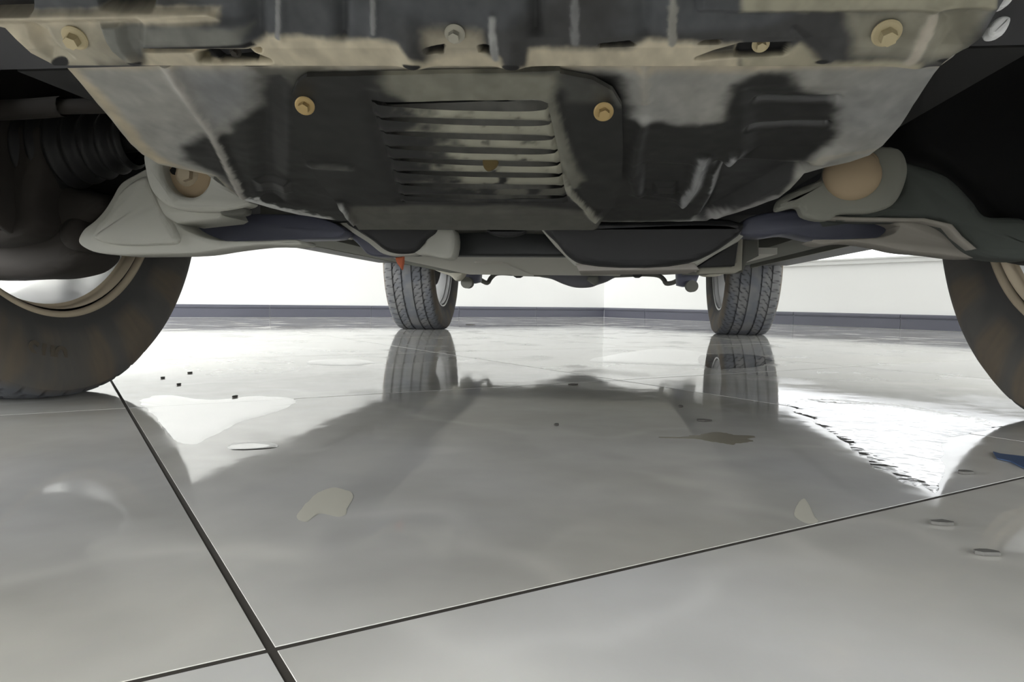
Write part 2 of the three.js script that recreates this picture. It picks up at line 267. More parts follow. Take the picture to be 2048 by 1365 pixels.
// --- engine undercover: a sloping moulded sheet
const DARK = [0.022, 0.022, 0.021], GREY = [0.335, 0.34, 0.335], BEIGE = [0.55, 0.48, 0.35], WARM = [0.40, 0.385, 0.335], BLUE = [0.20, 0.205, 0.215];
const U1 = at(1150, 130, 0.391), U2 = at(1000, 441, 0.031), slope = (U1.y - U2.y) / (U1.z - U2.z);
const underY = z => U2.y + slope * (z - U2.z);
const underN = V(0, -1, slope).normalize();
function onUnder(px, py, lift = 0) { const d = ray(px, py), o = camera.position; const k = (U2.y - lift + slope * (o.z - U2.z) - o.y) / (d.y - slope * d.z); return o.clone().addScaledVector(d, k); }
const pl = l => l.map(([a, b]) => { const p = onUnder(a, b); return [p.x, p.z]; });
function sideTable(px) { return pl(px).map(([x, z]) => [-z, x]).sort((a, b) => a[0] - b[0]); }
{
  const L = sideTable([[110, 112], [135, 135], [200, 213], [262, 288], [285, 308], [318, 328], [360, 338], [432, 353], [462, 382], [492, 403], [545, 417], [600, 430], [690, 444]]);
  const R = sideTable([[1905, 112], [1880, 132], [1800, 250], [1765, 292], [1738, 312], [1700, 325], [1648, 336], [1608, 348], [1580, 378], [1556, 396], [1500, 417], [1432, 440], [1400, 446]]);
  const z0 = onUnder(1000, 112).z, z1 = U2.z - 0.004;
  const feats = [
    ridgeF(pl([[335, 133], [372, 190], [425, 265], [455, 330], [485, 392]]), 0.006, 0.006),
    ridgeF(pl([[1290, 128], [1290, 200]]), 0.005, 0.006), ridgeF(pl([[1287, 240], [1272, 300], [1266, 350], [1275, 388]]), 0.005, 0.006),
    ridgeF(pl([[1405, 315], [1390, 370], [1366, 402]]), 0.008, 0.006), ridgeF(pl([[1468, 308], [1436, 345], [1425, 385], [1400, 432]]), 0.009, 0.006),
    ridgeF(pl([[1290, 390], [1340, 395], [1366, 400]]), 0.005, 0.006),
    plateF(pl([[1290, 330], [1400, 330], [1370, 402], [1285, 396]]), -0.004, 0.004),
    plateF(pl([[512, 362], [575, 362], [578, 382], [520, 384]]), 0.006, 0.006), plateF(pl([[1312, 372], [1350, 372], [1352, 388], [1310, 388]]), 0.005, 0.004),
    ridgeF(pl([[628, 330], [705, 335]]), 0.005, 0.006),
    plateF(pl([[1700, 185], [1720, 230], [1690, 300], [1640, 310], [1500, 310], [1500, 185]]), -0.006, 0.012),
    ridgeF(pl([[1518, 211], [1672, 211]]), -0.012, 0.004), ridgeF(pl([[1502, 262], [1650, 261]]), -0.012, 0.004),
    plateF(pl([[505, 160], [560, 160], [560, 400], [520, 400]]), -0.006, 0.01),
    plateF(pl([[1440, 325], [1610, 325], [1600, 345], [1420, 440], [1390, 440], [1420, 390]]), -0.016, 0.008),
    ridgeF(pl([[760, 209], [1098, 214]].map(a => a)), -0.0, 0.01),
    ridgeF(pl([[1480, 330], [1610, 322], [1645, 326]]), 0.004, 0.006),
  ];
  const pocket = plateF(pl([[742, 198], [1100, 205], [1140, 410], [805, 410]]), -0.03, 0.003);
  const paintMarks = [
    stainOrShade(pl([[100, 100], [140, 150], [200, 213], [262, 288], [285, 308], [310, 325], [432, 352], [470, 385], [500, 400], [460, 385], [420, 358], [340, 325], [310, 305], [285, 280], [225, 210], [160, 140]]), BEIGE, 0.006, 0.003),
    stainOrShade(pl([[120, 100], [1900, 100], [1885, 130], [1500, 142], [900, 138], [500, 138], [130, 140]]), BEIGE, 0.008, 0.006, 30, 0.8),
    stainOrShade(pl([[345, 135], [500, 138], [510, 200], [440, 250], [425, 255]]), BLUE, 0.02, 0.01, 30, 0.8),
    stainOrShade(pl([[512, 140], [740, 150], [820, 430], [690, 450], [540, 425], [480, 398], [432, 350], [368, 322], [366, 295], [405, 272], [452, 262], [475, 240], [522, 215]]), DARK, 0.010, 0.006, 60),
    stainOrShade(pl([[520, 138], [640, 138], [640, 155], [590, 175], [560, 150], [520, 160]]), [0.12, 0.118, 0.1], 0.006, 0.006, 50, 0.8),
    streak(pl([[335, 133], [372, 190], [425, 265], [455, 330], [485, 392]]), [0.46, 0.44, 0.4], 0.0065, 0.003, 0.9),
    stainOrShade(pl([[1110, 140], [1240, 150], [1262, 200], [1262, 236], [1290, 242], [1330, 246], [1400, 252], [1440, 240], [1462, 168], [1520, 146], [1580, 150], [1600, 188], [1668, 205], [1680, 262], [1660, 300], [1610, 322], [1480, 330], [1420, 440], [1180, 445], [1100, 440]]), DARK, 0.008, 0.006, 60),
    stainOrShade(pl([[1480, 330], [1620, 325], [1600, 345], [1550, 400], [1420, 446], [1390, 440], [1430, 380]]), [0.04, 0.04, 0.04], 0.004, 0.003),
    streak(pl([[1480, 330], [1610, 324], [1660, 318], [1740, 302]]), [0.42, 0.40, 0.34], 0.007, 0.003),
    streak(pl([[1405, 315], [1390, 370], [1366, 402]]), [0.3, 0.3, 0.3], 0.006, 0.002), streak(pl([[1468, 308], [1436, 345], [1425, 385]]), [0.3, 0.3, 0.3], 0.005, 0.002),
    streak(pl([[1556, 396], [1500, 417], [1432, 440]]), [0.35, 0.34, 0.33], 0.014, 0.004),
    streak(pl([[492, 403], [560, 420], [640, 437]]), [0.62, 0.62, 0.6], 0.018, 0.014),  // whitish wet dust on the edge, with its glint painted in
    streak(pl([[1290, 128], [1290, 200]]), [0.4, 0.38, 0.33], 0.006, 0.003, 0.7),
  ];
  const P = (u, v) => { const z = mix(z0, z1, v), x = mix(lookup(L, -z), lookup(R, -z), u); const q = [x, z]; let h = pocket(q); for (const f of feats) h += f(q); h += (fbm(x * 25, z * 25, 3) - 0.5) * 0.003; return V(x, underY(z), z).addScaledVector(underN, h); };
  const C = (u, v) => { const z = mix(z0, z1, v), x = mix(lookup(L, -z), lookup(R, -z), u), q = [x, z]; const c = paint(mix3(GREY, WARM, fbm(x * 9, z * 9, 3)), paintMarks, q), n = 0.75 + 0.5 * fbm(x * 90, z * 60, 3); return c.map(k => k * n); };
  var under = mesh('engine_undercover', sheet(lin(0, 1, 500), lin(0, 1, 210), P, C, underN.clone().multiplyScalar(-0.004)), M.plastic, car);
}
// --- louvred access panel, screwed below the undercover
{
  const drop = 0.006;
  const pa = l => l.map(([a, b]) => { const p = onUnder(a, b, drop); return [p.x, p.z]; });
  const tb = l => pa(l).map(([x, z]) => [-z, x]).sort((a, b) => a[0] - b[0]);
  const L = tb([[640, 149], [615, 155], [596, 168], [586, 190], [586, 240], [600, 300], [630, 350], [668, 400], [686, 412], [700, 428], [712, 446], [720, 456]]), R = tb([[1120, 149], [1185, 160], [1225, 183], [1243, 213], [1246, 300], [1243, 370], [1228, 412], [1208, 436], [1195, 455]]);
  const OL = tb([[742, 202], [805, 405]]), OR = tb([[1098, 211], [1137, 406]]);
  const zOf = (px, py) => onUnder(px, py, drop).z, zt = zOf(900, 149), zb = zOf(950, 455), o0 = zOf(930, 203), o1 = zOf(970, 405);
  const ext = (t, z) => { const k = -z, [a, b] = [t[0], t[t.length - 1]]; return a[1] + (b[1] - a[1]) * (k - a[0]) / (b[0] - a[0]); };
  const paintMarks = [
    stainOrShade(pa([[760, 145], [1120, 145], [1112, 205], [1105, 230], [1160, 360], [1130, 365], [1090, 240], [820, 205], [775, 180]]), [0.27, 0.262, 0.21], 0.008, 0.008, 40, 0.9),
    stainOrShade(pa([[1120, 150], [1215, 180], [1200, 205], [1130, 205]]), [0.09, 0.09, 0.08], 0.008, 0.008, 40, 0.8),
    stainOrShade(pa([[700, 414], [850, 412], [1000, 410], [1180, 422], [1208, 438], [1195, 460], [705, 460]]), [0.115, 0.112, 0.095], 0.006, 0.005, 40),
    streak(pa([[1098, 200], [1118, 255], [1140, 330], [1148, 370]]), [0.20, 0.195, 0.16], 0.007, 0.003), streak(pa([[1120, 350], [1140, 385], [1165, 410], [1192, 436]]), [0.36, 0.35, 0.29], 0.006, 0.003),
    streak(pa([[684, 408], [694, 425], [702, 440]]), [0.5, 0.5, 0.48], 0.006, 0.002), streak(pa([[628, 331], [700, 336]]), [0.09, 0.09, 0.08], 0.006, 0.002),
    streak(pa([[1243, 213], [1225, 183]]), [0.1, 0.1, 0.09], 0.005, 0.002),
  ];
  const feats = [ridgeF(pa([[1098, 200], [1118, 255], [1140, 330], [1150, 372]]), 0.004, 0.006), ridgeF(pa([[1120, 350], [1140, 385], [1165, 410], [1192, 436]]), 0.005, 0.004), ridgeF(pa([[628, 331], [700, 336]]), 0.004, 0.005), ridgeF(pa([[740, 190], [760, 280], [800, 400]]), -0.003, 0.008), ridgeF(pa([[684, 408], [694, 425], [702, 440]]), 0.009, 0.006),
    plateF(pa([[690, 418], [1200, 424], [1190, 470], [700, 470]]), 0.004, 0.006)];
  const us = [], A = 46, B = 60, Cc = 24; // u in [0,1] left strip, [1,2] across the louvres, [2,3] right strip
  const xAt = (u, z) => { const l = lookup(L, -z), r = lookup(R, -z), a = ext(OL, z), b = ext(OR, z); return u <= 1 ? mix(l, a, u) : u <= 2 ? mix(a, b, u - 1) : mix(b, r, u - 2); };
  const P = (u, z) => { const x = xAt(u, z), q = [x, z]; let h = drop + (fbm(x * 25 + 3, z * 25, 3) - 0.5) * 0.002; for (const f of feats) h += f(q); return V(x, underY(z), z).addScaledVector(underN, h); };
  const C = (u, z) => { const x = xAt(u, z), q = [x, z], n = 0.75 + 0.5 * fbm(x * 90, z * 60, 3); return paint(DARK, paintMarks, q).map(k => k * n); };
  const back = underN.clone().multiplyScalar(-0.004);
  const zf = z => z;
  const strips = [sheet(lin(0, 3, A + B + Cc), lin(zt, o0, 26), P, C, back), sheet(lin(0, 3, A + B + Cc), lin(o1, zb, 24), P, C, back), sheet(lin(0, 1, A), lin(o0, o1, 60), P, C, back), sheet(lin(2, 3, Cc), lin(o0, o1, 60), P, C, back)];
  mesh('access_panel', mergeGeometries(strips), M.plastic, under);
  // louvre slats across the opening
  const yL = [210, 240, 268, 297, 321, 346, 371, 393], yR = [218, 249, 279, 306, 331, 353, 376, 396], hw = [9, 7.5, 7, 7, 6.5, 6, 5, 4.5];
  for (let k = 0; k < 8; k++) {
    const last = k === 7, xl = a => mix(742, 805, (a - 202) / 203), xr = a => mix(1098, 1137, (a - 211) / 195);
    const slatP = (u, v) => {
      const cap = 1 - Math.pow(Math.abs(2 * u - 1), 9), f = t => t;
      const ya = mix(yL[k], yR[k], u) + hw[k] * cap * (0.55 + 0.45 * sm(0, 0.5, u)) + 1.5 * Math.sin(u * Math.PI) , yb = last ? mix(406, 407, u) : mix(yL[k + 1], yR[k + 1], u) - hw[k + 1] * cap * (0.55 + 0.45 * sm(0, 0.5, u)) + 1.5 * Math.sin(u * Math.PI);
      const y = mix(ya, yb, v), x = mix(xl(y) - 3, xr(y) + 3, u); const p = onUnder(x, y, drop);
      return p.addScaledVector(underN, -0.0015 + 0.0035 * Math.sin(Math.PI * clamp(v)) + (u < 0.02 || u > 0.98 ? -0.002 : 0));
    };
    const slatC = (u, v, p) => { const n = fbm(p.x * 60 + k * 5, p.z * 90, 4), low = [0, 0, 0, 0.0, 0.05, 0.2, 0.75, 0.95][k]; const dirt = sm(0.22, 0.5, u + (n - 0.5) * 0.5) * (1 - low) * sm(0.36 + low * 0.3, 0.5 + low * 0.3, n + 0.16); return mix3(DARK, [0.345, 0.335, 0.265], dirt).map(c => c * (0.8 + 0.4 * n)); };
    mesh('louver_slat', sheet(lin(0, 1, 64), lin(0, 1, 9), slatP, slatC, V(0, 0.0006, -0.004)), M.plastic, under);
  }
  const b1 = onUnder(610, 211, drop + 0.005), b2 = onUnder(1207, 223, drop + 0.005);
  for (const b of [b1, b2]) mesh('bolt', boltGeo(b, V(0.08, -0.62, 0.78), 0.0088), M.bolt, under);
  // a dry twig caught between two slats
  const tw = onUnder(978, 328, drop + 0.004); mesh('caught_leaf', casting([[966, 318], [980, 316], [996, 322], [992, 334], [976, 342], [968, 336]], tw.z + 0.004, 0.005, 0.001), std([0.12, 0.085, 0.03], 0.9), under);
}
// --- lower bumper tray in front of the undercover
{
  const prof = [[-90, 0.505], [0, 0.478], [50, 0.466], [76, 0.46], [96, 0.452], [104, 0.446], [118, 0.436], [134, 0.424]];   // [pixel row, z]
  const key = py => [py, lookup(prof, py)];
  const sy = (px, py) => py;
  const PT = (px, s) => at(px, s, lookup(prof, s));
  // plan of the tray: x across, s along the profile scaled to metres
  const tp = l => l.map(([px, py]) => { const s = sy(px, py); return [PT(px, s).x, s * 0.00036]; });
  const rows = lin(0, 1, 120).map(t => -90 + t * 222);
  const line = rows.map(s => PT(1100, s));
  const profAt = s => { const p = PT(1100, s); return p; };
  const lx = [[-90, -130], [0, -50], [40, -30], [50, 10], [75, 32], [105, 62], [124, 96], [134, 112]], rx = [[-90, 2060], [0, 2012], [40, 1985], [75, 1965], [98, 1938], [112, 1905], [124, 1888], [134, 1878]];
  const nrm = V(0, -0.62, 0.78), TILT = (PT(1500, 120).y - PT(600, 120).y) / (PT(1500, 120).x - PT(600, 120).x) * -1;   // the body leans a little on its springs
  const rib = (px, y0, y1, amp, w) => ridgeF(tp([[px, y0], [px + (y1 - y0) * (px - 1100) * -0.0001, y1]]), amp, w);
  const feats = [
    rib(556, -60, 70, 0.004, 0.004), rib(745, -60, 62, 0.004, 0.004), rib(985, 36, 112, 0.004, 0.004), rib(1152, -60, 80, 0.003, 0.005), rib(1345, -60, 82, 0.004, 0.005),
    rib(676, -60, 66, -0.010, 0.005), rib(500, -60, 60, -0.012, 0.008), rib(1068, -60, 60, -0.010, 0.005), rib(1290, -60, 60, -0.006, 0.006),
    rib(828, 60, 126, 0.010, 0.010), rib(1024, 60, 126, 0.010, 0.010),
    plateF(tp([[205, 40], [245, 40], [285, 125], [262, 125]]), 0.008, 0.003), plateF(tp([[1590, 60], [1620, 85], [1660, 122], [1625, 122]]), 0.006, 0.004),
    plateF(tp([[290, 97], [520, 97], [520, 103], [290, 103]]), -0.012, 0.0015), plateF(tp([[290, 30], [500, 40], [500, 96], [290, 92]]), 0.006, 0.004),
    plateF(tp([[392, 108], [425, 100], [485, 101], [515, 112], [540, 122], [440, 126], [400, 123]]), -0.012, 0.003),
    plateF(tp([[408, 110], [425, 101], [482, 102], [510, 121], [440, 125]]), -0.012, 0.0015),
    plateF(tp([[1392, 118], [1430, 104], [1476, 92], [1476, 112], [1400, 120]]), -0.010, 0.002), plateF(tp([[1478, 90], [1584, 88], [1570, 110], [1474, 113]]), -0.012, 0.0015),
    plateF(tp([[1198, 90], [1258, 84], [1270, 91], [1200, 94]]), -0.014, 0.001), plateF(tp([[1408, 84], [1440, 82], [1440, 88], [1400, 88]]), -0.012, 0.001),
    plateF(tp([[850, 95], [888, 90], [885, 106], [855, 104]]), -0.012, 0.001), plateF(tp([[958, 92], [978, 88], [978, 104], [962, 104]]), -0.012, 0.001),
    plateF(tp([[60, 40], [90, 55], [135, 110], [100, 112]]), -0.008, 0.005), ridgeF(tp([[1865, 35], [1840, 80], [1822, 105], [1835, 122]]), 0.007, 0.008), plateF(tp([[1880, 30], [1950, 30], [1930, 92], [1885, 98]]), -0.012, 0.008),
    plateF(tp([[-100, -50], [60, -50], [62, 18], [-100, 18]]), -0.018, 0.002), plateF(tp([[195, -60], [310, -60], [300, 8], [205, 4]]), -0.02, 0.004),
    plateF(tp([[1390, -60], [2000, -60], [1990, 22], [1480, 24], [1400, 20]]), 0.008, 0.003), plateF(tp([[-60, 18], [420, 14], [440, 30], [-60, 36]]), 0.006, 0.003),
  ];
  const K = [0.015, 0.015, 0.016], BG = [0.60, 0.535, 0.40], SL = [0.095, 0.099, 0.106];  // the near-black is shade painted into shallow pockets and hollow ends
  const paintMarks = [
    stainOrShade(tp([[-120, 16], [440, 8], [440, 36], [200, 45], [190, 130], [-50, 130]]), BG, 0.004, 0.004, 60, 0.85),
    stainOrShade(tp([[100, 45], [250, 40], [290, 130], [100, 130]]), [0.42, 0.385, 0.30], 0.006, 0.004, 60, 0.9), stainOrShade(tp([[205, 42], [500, 50], [480, 92], [290, 90], [262, 125]]), [0.19, 0.19, 0.17], 0.004, 0.004),
    stainOrShade(tp([[290, 100], [500, 90], [530, 72], [560, 68], [800, 84], [820, 110], [850, 120], [880, 106], [960, 104], [1000, 112], [1010, 130], [1050, 128], [1060, 98], [1250, 96], [1300, 80], [1420, 90], [1480, 90], [1480, 140], [290, 140]]), BG, 0.0035, 0.003, 70),
    stainOrShade(tp([[850, 60], [960, 60], [980, 120], [860, 120]]), BG, 0.006, 0.004, 70, 0.6),
    stainOrShade(tp([[1470, -80], [2030, -80], [1985, 28], [1480, 24]]), [0.36, 0.34, 0.26], 0.003, 0.003), stainOrShade(tp([[1560, 110], [1600, 86], [1650, 124], [1840, 118], [1840, 140], [1480, 140], [1480, 112]]), [0.46, 0.42, 0.31], 0.003, 0.003),
    stainOrShade(tp([[1690, 28], [1980, 28], [1900, 118], [1700, 112]]), [0.29, 0.275, 0.22], 0.006, 0.004), streak(tp([[1862, 40], [1838, 82], [1822, 112]]), [0.55, 0.5, 0.42], 0.006, 0.002, 0.8),
    streak(tp([[556, -60], [556, 70]]), [0.25, 0.25, 0.25], 0.003, 0.001), streak(tp([[745, -60], [747, 62]]), [0.25, 0.25, 0.25], 0.003, 0.001), streak(tp([[985, 36], [992, 112]]), [0.33, 0.33, 0.32], 0.004, 0.001), streak(tp([[1150, -60], [1150, 82]]), [0.2, 0.2, 0.2], 0.004, 0.002), streak(tp([[1347, -60], [1345, 84]]), [0.3, 0.29, 0.26], 0.004, 0.002),
    stainOrShade(tp([[392, 108], [425, 100], [415, 124], [398, 123]]), [0.09, 0.075, 0.04], 0.002, 0.001), stainOrShade(tp([[485, 101], [540, 122], [508, 123]]), [0.1, 0.085, 0.05], 0.002, 0.001), stainOrShade(tp([[1392, 118], [1476, 92], [1472, 114]]), [0.09, 0.085, 0.07], 0.002, 0.001),
    stainOrShade(tp([[1198, 90], [1258, 84], [1270, 91], [1200, 94]]), K, 0.001, 0), ...[[826, 127, 19, 6], [1023, 128, 18, 7], [271, 126, 16, 7], [1642, 121, 14, 6], [120, 126, 18, 12], [1900, 122, 26, 5]].map(([x, y, a, b]) => stainOrShade(tp(Array.from({ length: 16 }, (_, i) => [x + a * Math.cos(i * 0.3927), y + b * Math.sin(i * 0.3927)])), K, 0.0006, 0)),
    stainOrShade(tp([[404, 110], [420, 101], [482, 102], [500, 112], [512, 124], [440, 126], [412, 121]]), K, 0.0006, 0), stainOrShade(tp([[1478, 90], [1584, 88], [1570, 110], [1474, 113]]), K, 0.0006, 0),  // dark insides of the two side openings, painted on as shade
    stainOrShade(tp([[290, 92], [500, 82], [510, 90], [290, 98]]), K, 0.001, 0.0005), stainOrShade(tp([[850, 95], [888, 90], [885, 106], [855, 104]]), K, 0.001, 0), stainOrShade(tp([[958, 92], [978, 88], [978, 104], [962, 104]]), K, 0.001, 0),
  ];
  const P = (u, v) => { const s = mix(-90, 132, v); const a = PT(lookup(lx, s), s).x, b = PT(lookup(rx, s), s).x, x = mix(a, b, u), c = profAt(s); const q = [x, s * 0.00036]; let h = 0; for (const f of feats) h += f(q); return V(x, c.y - TILT * (x - c.x), c.z).addScaledVector(nrm, h); };
  const C = (u, v) => { const s = mix(-90, 132, v); const a = PT(lookup(lx, s), s).x, b = PT(lookup(rx, s), s).x, x = mix(a, b, u), q = [x, s * 0.00036], n = 0.75 + 0.5 * fbm(x * 100, s * 0.03, 3); return paint(mix3(SL, [0.06, 0.06, 0.06], sm(0.4, 0.6, fbm(x * 12, s * 0.01, 2))), paintMarks, q).map(k => k * n); };
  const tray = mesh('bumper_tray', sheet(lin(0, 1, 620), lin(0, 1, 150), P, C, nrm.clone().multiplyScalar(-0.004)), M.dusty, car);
  for (const [px, py, r, m] of [[152, 74, 0.0098, M.boltPale], [910, 66, 0.0075, M.paleDust], [1772, 64, 0.0098, M.boltPale]]) mesh('bolt', boltGeo(PT(px, sy(px, py)).addScaledVector(nrm, 0.001), V(0.0, -0.75, 0.66), r), m, tray);
  const inner = PT(1525, sy(1525, 97)).addScaledVector(nrm, -0.009); mesh('bolt', boltGeo(inner, V(0, -0.7, 0.7), 0.0062), M.boltPale, tray);
  const inner2 = PT(462, sy(462, 112)).addScaledVector(nrm, -0.010); mesh('bolt', boltGeo(inner2, V(0, -0.7, 0.7), 0.0048), M.brownIron, tray);
}

// --- wheels
const RT = 0.362, WT2 = 0.1225, RIM = 0.238;
function tyreGeo(letters) {
  // profile from the inner bead over the tread to the outer bead: [x across, radius, groove]
  const pr = []; const add = (x, r) => pr.push([x, r]);
  const side = s => [[0.094, RIM - 0.004], [0.102, RIM + 0.004], [0.1075, RIM + 0.016], [0.113, RIM + 0.034], [0.1195, RIM + 0.058], [0.1225, RIM + 0.078], [0.1205, RIM + 0.092], [0.1150, RT - 0.016], [0.106, RT - 0.0075], [0.098, RT - 0.004]].map(([x, r]) => [s * x, r]);
  side(-1).forEach(a => add(...a));
  const crown = x => RT - 0.004 * Math.pow(x / 0.098, 2);
  for (const c of [-0.068, -0.0245, 0.0245, 0.068]) { const w = 0.0042; if (Math.abs(c) < 0.05 && c < 0) { add(-0.058, crown(0.058)); add(-0.044, crown(0.044)); add(-0.034, crown(0.034)); } else add(c - 0.022, crown(c - 0.022)); if (c > 0.05) { add(0.05, crown(0.05)); add(0.058, crown(0.058)); } add(c - w - 0.0005, crown(c)); add(c - w + 0.0015, crown(c) - 0.006); add(c + w - 0.0015, crown(c) - 0.006); add(c + w + 0.0005, crown(c)); }
  side(1).reverse().forEach(a => add(...a));
  const n = 378, m = pr.length, pos = [], col = [], idx = [];
  for (let i = 0; i < n; i++) {
    const a = i / n * Math.PI * 2;
    for (let j = 0; j < m; j++) {
      let [x, r] = pr[j]; let c = [0.062, 0.060, 0.057];
      const tread = r > RT - 0.0085, tooth = ((i + Math.round(Math.abs(x) * 90)) % 5) === 0;
      const sipe = tread && Math.abs(x) > 0.026 && (((i + Math.round(x * 260)) % 7) + 7) % 7 === 0; if (sipe) r -= 0.0025;
      if (r < RT - 0.0085 && tread === false && r > RT - 0.012) c = [0.018, 0.018, 0.018];
      const dust = fbm(a * 5, x * 30 + 4, 4); if (!tread) c = mix3(c, mix3([0.105, 0.098, 0.088], [0.15, 0.118, 0.082], sm(0.35, 0.6, dust)), sm(RIM + 0.02, RIM + 0.036, r + (dust - 0.5) * 0.03) * (0.65 + 0.5 * (fbm(a * 40, x * 300, 3) - 0.3))); else c = mix3([0.085, 0.09, 0.1], [0.12, 0.12, 0.12], sm(0.45, 0.6, dust));  // dust thins out near the rim, painting in the shadow band there
      if (sipe) c = [0.02, 0.02, 0.022];
      pos.push(x, r * Math.sin(a), r * Math.cos(a)); col.push(...c);
    }
  }
  for (let i = 0; i < n; i++) for (let j = 0; j < m - 1; j++) { const a = i * m + j, b = ((i + 1) % n) * m + j; idx.push(a, a + 1, b, b, a + 1, b + 1); }
  const g = new THREE.BufferGeometry(); g.setAttribute('position', new THREE.Float32BufferAttribute(pos, 3)); g.setAttribute('color', new THREE.Float32BufferAttribute(col, 3)); g.setIndex(idx);
  return g;
}
function flatten(g, cy) { // the weight on the wheel flattens its foot
  const p = g.attributes.position; for (let i = 0; i < p.count; i++) { const y = p.getY(i) + cy; if (y < 0.0005) { p.setY(i, 0.0005 - cy); } if (y < 0.05) p.setX(i, p.getX(i) * (1 + 0.05 * (1 - Math.max(0, y) / 0.05) * (Math.abs(p.getX(i)) > 0.1 ? 1 : 0))); } g.computeVertexNormals(); return g;
}
const CY = 0.356;
const tyreG = toCreasedNormals(flatten(tyreGeo(), CY), 0.5);
// inside of the rim (x to the outer side of the car)
const lathe = (pts, s = 96) => { const g = new THREE.LatheGeometry(pts.map(([x, r]) => new THREE.Vector2(r, x)), s); g.rotateZ(-Math.PI / 2); return g; };   // profile [x across, radius]
const lipG = lathe([[-0.092, RIM - 0.006], [-0.0985, RIM - 0.0065], [-0.1015, RIM - 0.002], [-0.1005, RIM + 0.0035], [-0.094, RIM + 0.004]]);
const bandG = lathe([[-0.094, RIM - 0.0095], [-0.092, RIM - 0.0105], [-0.078, RIM - 0.0115], [-0.0755, RIM - 0.013], [-0.0745, RIM - 0.017]]);
const barrelG = lathe([[-0.0748, RIM - 0.016], [-0.06, RIM - 0.019], [-0.02, RIM - 0.022], [0.03, RIM - 0.023], [0.06, RIM - 0.02], [0.085, RIM - 0.010], [0.098, RIM - 0.004], [0.104, RIM + 0.002], [0.098, RIM + 0.004]]);
function spokeGeo() {
  const out = [];
  for (let k = 0; k < 5; k++) { const a = k / 5 * Math.PI * 2 + 0.33; const g = swept([[V(0.055, 0.055, 0), 0.030, 0.016], [V(0.072, 0.12, 0), 0.024, 0.013], [V(0.078, 0.19, 0), 0.034, 0.012], [V(0.074, RIM - 0.02, 0), 0.05, 0.012]], 14, 20, V(1, 0, 0)); g.rotateX(a); out.push(g); }
  return mergeGeometries(out);
}
const spokesG = spokeGeo(), hubG = lathe([[0.03, 0.02], [0.028, 0.075], [0.05, 0.08], [0.075, 0.07], [0.082, 0.035], [0.08, 0.001]], 40);
const discG = lathe([[-0.05, 0.06], [-0.05, 0.118], [-0.046, 0.128], [-0.026, 0.128], [-0.022, 0.12], [-0.02, 0.075], [0.03, 0.075]], 64), shieldG = lathe([[-0.065, 0.05], [-0.066, 0.115], [-0.06, 0.130], [-0.052, 0.132], [-0.05, 0.125]], 64);
const font = await new FontLoader().loadAsync('fonts/droid/droid_sans_bold.typeface.json');
function wheel(x, z, spin) {
  const w = grp('wheel', car); w.position.set(x, CY, z); if (x < 0) w.scale.x = -1;
  const s = Math.sign(x);
  mesh('tyre', tyreG, M.rubber, w);
  for (const [n, g, m] of [['rim_lip', lipG, z < -1 ? M.alloy : M.rimDust], ['rim_band', bandG, z < -1 ? M.alloy : M.rimDust], ['rim_barrel', barrelG, M.alloy], ['spokes', spokesG, M.alloy], ['hub', hubG, M.darkSteel], ['brake_disc', discG, M.brownIron], ['dust_shield', shieldG, M.brownIron]]) { const o = mesh(n, g, m, w); o.rotation.x = spin; }
  return w;
}
const wl = wheel(-0.7875, 0, 0.35), wr = wheel(0.7875, 0, 0.1); wheel(-0.79, -2.72, 0.5); wheel(0.79, -2.72, 0.9);
// raised figures on the inner side wall of the left front tyre (worn, only part readable)
{
  const g = [], word = 'SUO';
  for (let k = 0; k < word.length; k++) if (word[k] !== ' ') {
    const t = new TextGeometry(word[k], { font, size: 0.030, depth: 0.0016, curveSegments: 3 }); t.translate(-0.01, -0.013, 0); t.rotateY(Math.PI / 2); t.translate(0.1185, -(RIM + 0.062), 0); t.rotateX(-0.14 - 0.082 * (word.length - 1 - k)); t.scale(-1, 1, 1);
    const p = t.attributes.position.array; for (let i = 0; i < p.length; i += 9) for (let c = 0; c < 3; c++) { const v = p[i + 3 + c]; p[i + 3 + c] = p[i + 6 + c]; p[i + 6 + c] = v; }
    t.computeVertexNormals(); g.push(t);
  }
  const mm = mesh('side_lettering', mergeGeometries(g), std([0.085, 0.07, 0.05], 0.85), wl);
}

